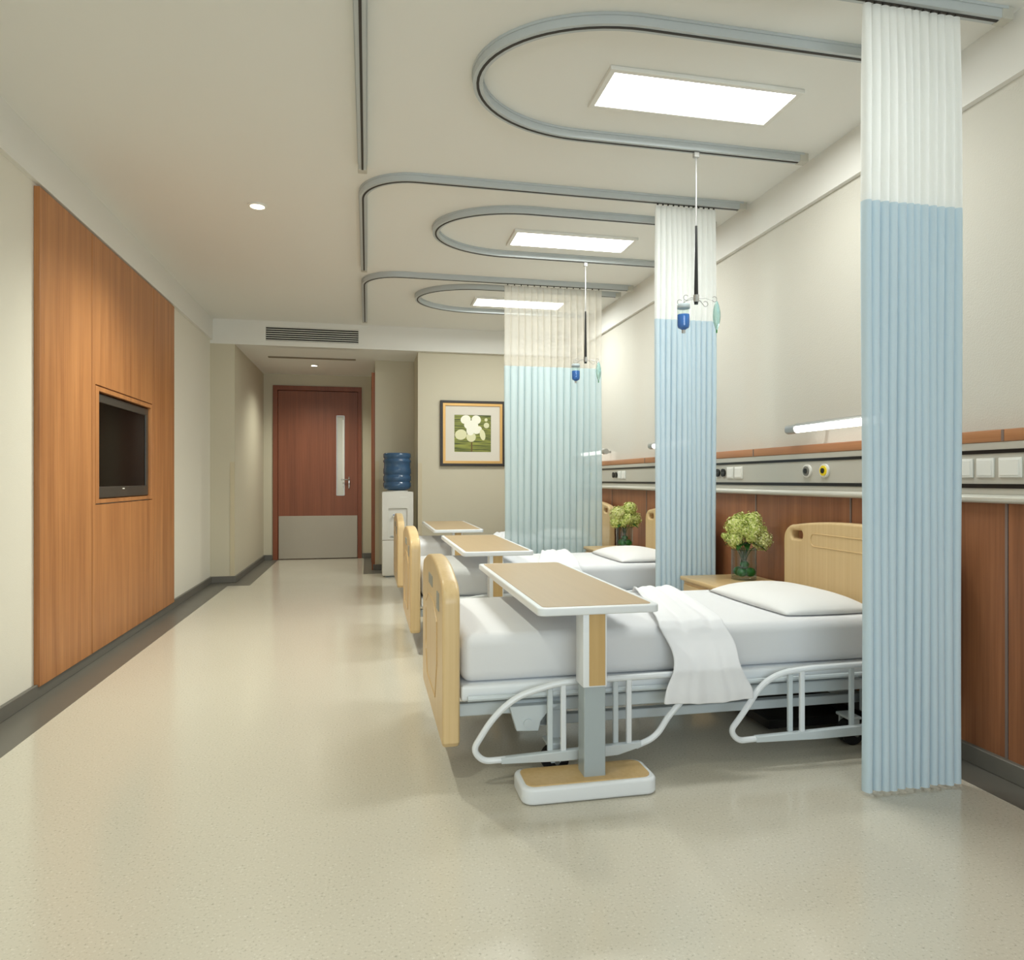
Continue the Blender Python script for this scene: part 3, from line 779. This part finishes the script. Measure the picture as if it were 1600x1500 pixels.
def bouquet(label, blooms, seed):
    rnd = random.Random(seed)
    t = thing('flower_bouquet', label, 'flowers', (VX, VY, VZ + .016), 'lime green bouquets')
    for (x, y, z, r) in blooms:
        st = G().tube(fillet([(rnd.uniform(-.02, .02), rnd.uniform(-.02, .02), .02), (x * .15, y * .15, .15), (x, y, z)], .08), .0032, 7)
        s = st.build('stem', 'stem', t)
        b = bloom_mesh(r, 150, rnd).build('bloom', 'bloom' if rnd.random() < .7 else 'bloom2', t, smooth=False); b.location = (x, y, z)
    for a, L, w, dr_ in ((200, .17, .026, .02), (225, .15, .024, .07), (-50, .15, .026, .08), (-15, .14, .024, .05), (255, .10, .024, .06), (100, .13, .024, .03), (150, .13, .024, .05)):
        leaf_mesh((0, 0, .21), (math.cos(math.radians(a)), math.sin(math.radians(a)), .25), L, w, dr_).build('leaf', 'leaf', t)
    for (x, y, z, sz) in ((-.035, -.035, .028, .05), (.025, -.04, .030, .055), (.035, .02, .028, .05), (-.02, .035, .030, .055), (0, -.01, .075, .045)):
        b = bmesh.new(); bmesh.ops.create_uvsphere(b, u_segments=16, v_segments=10, radius=sz * .62)
        for v in b.verts: v.co.z *= .85
        G().bm(b, Matrix.Translation((x * .9, y * .9, z + .004))).build('green_filler_ball', 'moss', t)
    return t
vase('round clear glass vase on the nightstand beside the nearest bed')
# local offsets: camera sees -y side; +x right
bouquet('full lime-green hydrangea bouquet in the nearest glass vase',
        [(-.070, -.03, .318, .068), (.045, -.02, .350, .062), (-.005, .03, .345, .060), (.090, .0, .290, .060), (.098, -.05, .232, .060), (-.085, -.03, .245, .056), (.0, -.08, .262, .040), (-.035, -.08, .290, .036), (.03, -.075, .30, .046), (-.145, -.02, .262, .020)], 11)
va = [o for o in bpy.data.objects if o.name.startswith('flower_vase')][0]
dup(va, (0, S, 0), 'clear glass vase on the nightstand beside the second bed')
VY0 = VY; VY = VY + S
bouquet('looser lime-green hydrangea bouquet in the glass vase by the second bed',
        [(-.078, -.03, .300, .072), (.042, -.02, .345, .066), (-.02, .03, .30, .06), (.092, .0, .245, .070), (-.095, -.03, .230, .056), (.005, -.07, .255, .050), (-.035, -.06, .225, .044)], 23)
VY = VY0

# ------------------------------------------------------------------ drip hangers
def hanger(y, label, lb, lg):
    X = 1.80
    t = thing('drip_hanger', label, 'drip stand', (X, y, 2.20), 'ceiling drip hangers')
    H = CZ - .05 - 2.20
    G().box(-.016, .016, -.012, .012, H - .030, H, .003, 1).build('trolley', 'alu', t)
    G().tube([(0, 0, .40), (0, 0, H - .02)], .0042, 10).build('upper_rod', 'steel', t)
    G().tube([(0, 0, .035), (0, 0, .42)], .0115, 14, r2=.0065).build('sleeve', 'black', t)
    G().tube([(0, 0, -.006), (0, 0, .034)], .016, 16).build('hub', 'chrome', t)
    G().tube([(0, 0, -.018), (0, 0, -.004)], .011, 12).build('tip', 'black', t)
    for (dx, dy) in ((-.085, -.05), (.085, -.05), (-.075, .05), (.085, .055)):
        sx = 1 if dx > 0 else -1
        p = [(0, 0, .014), (dx * .5, dy * .6, .010), (dx * .86, dy, -.006)]
        for k in range(9):
            a = math.radians(-160 + 300 * k / 8)
            p.append((dx + sx * .015 * math.cos(a), dy, .002 + .015 * math.sin(a)))
        G().tube(p, .0018, 6).build('hook_arm', 'steel', t)
    b = thing('infusion_bottle', lb, 'infusion bottle', (X - .10, y - .05, 2.015), 'infusion bottles')
    G().lathe([(.008, .008), (.030, .020), (.034, .034), (.034, .138), (.028, .143), (.028, .150), (.034, .150), (.034, .138)], n=24, close=False).build('bottle_wall', 'glass', b)
    G().lathe([(.008, .009), (.029, .021), (.033, .035), (.033, .092)], n=24).build('liquid', 'liq', b)
    G().lathe([(.034, .126), (.0352, .128), (.0352, .146), (.034, .148)], n=24).build('collar', 'grey', b)
    G().lathe([(.010, -.008), (.010, .008), (.006, .010)], n=14).build('stopper', 'alu', b)
    G().tube([(-.012, 0, .148), (0, 0, .176), (.012, 0, .148)], .0018, 6).build('hanging_loop', 'chrome', b)
    g_ = thing('infusion_bag', lg, 'infusion bag', (X + .098, y - .05, 2.02), 'infusion bags')
    vs = []; fs = []
    nu, nv = 12, 14
    for i in range(nv + 1):
        q = i / nv; w = .030 * (math.sin(PI * min(.985, max(.03, q)))) ** .65
        for k in range(nu):
            a = 2 * PI * k / nu; vs.append((w * math.cos(a) * .75, w * .5 * math.sin(a), .010 + .165 * q))
    for i in range(nv):
        for k in range(nu): fs.append((i * nu + k, i * nu + (k + 1) % nu, (i + 1) * nu + (k + 1) % nu, (i + 1) * nu + k))
    fs.append(tuple(range(nu))[::-1]); fs.append(tuple(nv * nu + k for k in range(nu)))
    G().add(vs, fs).build('pouch', 'bag', g_)
    G().tube([(0, 0, .170), (0, 0, .184)], .003, 8).build('hanging_eyelet', 'alu', g_)
    G().tube([(0, 0, -.004), (0, 0, .014)], .004, 8).build('outlet_port', 'moss', g_)
hanger(3.61, 'chrome and black ceiling drip hanger nearest the camera, in front of the middle curtain', 'clear infusion bottle with blue liquid on the nearest drip hanger', 'leaf-shaped aqua infusion bag on the nearest drip hanger')
hanger(5.63, 'smaller-looking ceiling drip hanger in front of the sheer far curtain', 'blue infusion bottle on the drip hanger by the sheer curtain', 'green infusion bag on the drip hanger by the sheer curtain')

# ------------------------------------------------------------------ water dispenser
t = thing('water_dispenser', 'tall white water dispenser standing in the recess beyond the beds', 'water dispenser', (.368, 8.90, 0))
plate('body', rrect(-.19, .19, .02, 1.055, .018), [rrect(-.115, .115, .48, .85, .012)], .02, .003, 'dwhite', t, 'XZ', -.17)
G().box(-.188, .188, -.16, .175, .02, 1.05, .012, 2).build('cabinet', 'dwhite', t)
G().box(-.15, .15, -.14, .15, 0, .021).build('plinth', 'grey', t)
lo = G().box(-.186, .186, -.186, -.178, .03, .455, .003, 2).build('lower_door', 'dwhite', t)
G().box(-.188, .188, -.1835, -.178, .456, .462).build('door_gap', 'slot', t)
for x, m in ((-.05, 'liq'), (.05, 'yellow')):
    tp_ = G().box(x - .012, x + .012, -.20, -.16, .74, .77, .004, 2).build('tap', 'plast', t)
    G().box(x - .008, x + .008, -.206, -.19, .765, .775, .002, 1).build('tap_button', m, tp_)
G().box(-.09, .09, -.178, -.158, .50, .51, .002, 1).build('drip_tray', 'grey', t)
G().box(.02, .12, -.182, -.179, .985, .992).build('badge', 'plast', t)
G().lathe([(.13, 1.05), (.14, 1.055), (.14, 1.068), (.12, 1.07)], 0, 0, 32).build('collar', 'dwhite', t)
wb = tag(G().lathe([(.10, .0), (.16, .018), (.174, .05), (.174, .09), (.164, .10), (.164, .11), (.174, .12), (.174, .175), (.165, .185), (.165, .20), (.174, .21), (.172, .27), (.166, .28), (.166, .345), (.174, .355), (.174, .375), (.163, .385), (.163, .40), (.172, .41), (.172, .455), (.160, .466), (.001, .467)], n=40).build('water_bottle', 'bluew', angle=50), 'large blue ribbed water bottle upside down on the dispenser', 'water bottle')
wb.location = (.368, 8.90, 1.0715)

# ------------------------------------------------------------------ framed orchid print
t = thing('framed_picture', 'square framed orchid print with black and gold frame on the end wall', 'picture', (1.30, 8.71, 1.36))
def mold(o_, i_, dep, m, nm, yy):
    return plate(nm, [(-o_, .425 - o_), (o_, .425 - o_), (o_, .425 + o_), (-o_, .425 + o_)], [[(-i_, .425 - i_), (i_, .425 - i_), (i_, .425 + i_), (-i_, .425 + i_)]], dep, .004, m, t, 'XZ', yy)
mold(.410, .378, .035, 'pframe', 'outer_frame', -.010)
mold(.380, .345, .026, 'gold', 'gold_slip', -.008)
mold(.350, .232, .010, 'mat', 'mount', -.002)
pr_ = G().box(-.236, .236, -.002, .004, .189, .661).build('print', 'art', t)
def petal(cx, cz, rx, rz, rot, m, dy):
    pts = []
    for k in range(20):
        a = 2 * PI * k / 20; x = rx * math.cos(a); z = rz * math.sin(a)
        pts.append((cx + x * math.cos(rot) - z * math.sin(rot), -.0025 - dy, cz + x * math.sin(rot) + z * math.cos(rot)))
    vs = pts + [(p[0], -.001, p[2]) for p in pts]
    G().add(vs, [tuple(range(20))] + [(k, (k + 1) % 20, 20 + (k + 1) % 20, 20 + k) for k in range(20)]).build('printed_petal', m, pr_)
petal(-.09, .60, .065, .055, .3, 'petal', .0004); petal(.045, .60, .06, .055, -.3, 'petal', .0006); petal(-.02, .53, .09, .06, 0, 'petal', .0008)
petal(-.15, .41, .075, .065, .2, 'petal2', .0010); petal(-.02, .38, .06, .06, 0, 'petal2', .0012); petal(-.03, .47, .05, .07, 0, 'petal', .0014)
petal(.06, .47, .06, .045, .6, 'petal', .0016); petal(.125, .41, .035, .07, .2, 'petal2', .0018); petal(.175, .53, .035, .035, 0, 'petal2', .0020); petal(.17, .60, .02, .02, 0, 'petal2', .0022)
G().box(-.022, -.005, -.0035, -.001, .19, .34).build('printed_stalk', 'pstem', pr_)

# ------------------------------------------------------------------ corner guards
def guard(x, y, label, sx=1, h=1.41):
    g = G(); w = .05
    g.box(min(x, x + sx * w), max(x, x + sx * w), y - .004, y, .08, h, .001, 1)
    o = g.build('corner_guard', 'guard'); return tag(o, label, 'corner guard', 'beige corner guards')
guard(-1.52, 8.649, 'beige plastic corner guard on the left pillar edge before the corridor', -1)
guard(.615, 8.719, 'beige corner guard on the wall edge right of the water dispenser', 1)
guard(.105, 9.449, 'beige corner guard on the recess edge beside the wooden door jamb', 1, 1.45)

# ------------------------------------------------------------------ light
def area(name, loc, sx, sy, power, c, rot=(0, 0, 0)):
    l = bpy.data.lights.new(name, 'AREA'); l.shape = 'RECTANGLE'; l.size = sx; l.size_y = sy; l.energy = power; l.color = c
    o = bpy.data.objects.new(name, l); col.objects.link(o); o.location = loc; o.rotation_euler = rot; return o
for y in (3.17, 5.27, 7.23): area('panel_light', (1.57, y, CZ - .03), .9, .28, {3.17: 22, 5.27: 28, 7.23: 36}[y], (.95, 1, .97))
# downlights of the aisle row (two in the photo, the others behind the camera)
for (x, y, z, p) in ((-.737, 5.03, CZ, 84), (-.72, 10.01, 2.79, 40), (-.737, 1.6, CZ, 24), (-.737, -1.6, CZ, 12)):
    l = bpy.data.lights.new('downlight_beam', 'SPOT'); l.energy = p * 3; l.spot_size = math.radians(140); l.spot_blend = 1.0; l.shadow_soft_size = .06; l.color = (.98, 1, .86)
    o = bpy.data.objects.new('downlight_beam', l); col.objects.link(o); o.location = (x, y, z - .03)
downlight(-.737, 1.6, CZ, 'round recessed downlight in the aisle ceiling above the camera')
area('daylight', (.4, -2.98, 1.8), 3.0, 1.6, 92, (.86, .96, 1.0), (PI / 2, 0, 0))
wd = bpy.data.worlds.new('sky'); sc.world = wd; wd.use_nodes = True
wd.node_tree.nodes['Background'].inputs[0].default_value = (.75, .85, 1, 1); wd.node_tree.nodes['Background'].inputs[1].default_value = 1.0

# ------------------------------------------------------------------ camera
cam = bpy.data.cameras.new('camera'); co = bpy.data.objects.new('camera', cam); col.objects.link(co)
cam.sensor_width = 36; cam.lens = 36 * 1090 / 1600; cam.clip_start = .05
co.location = (0, 0, 1.2); co.rotation_euler = (PI / 2, 0, -math.atan(226 / 1090))
sc.camera = co
sc.view_settings.view_transform = 'Standard'; sc.view_settings.look = 'None'; sc.view_settings.gamma = 1; sc.view_settings.use_curve_mapping = False
sc.view_settings.exposure = -0.04
sc.cycles.max_bounces = 10; sc.cycles.diffuse_bounces = 6; sc.cycles.transparent_max_bounces = 24
sc.cycles.sample_clamp_indirect = 6.0
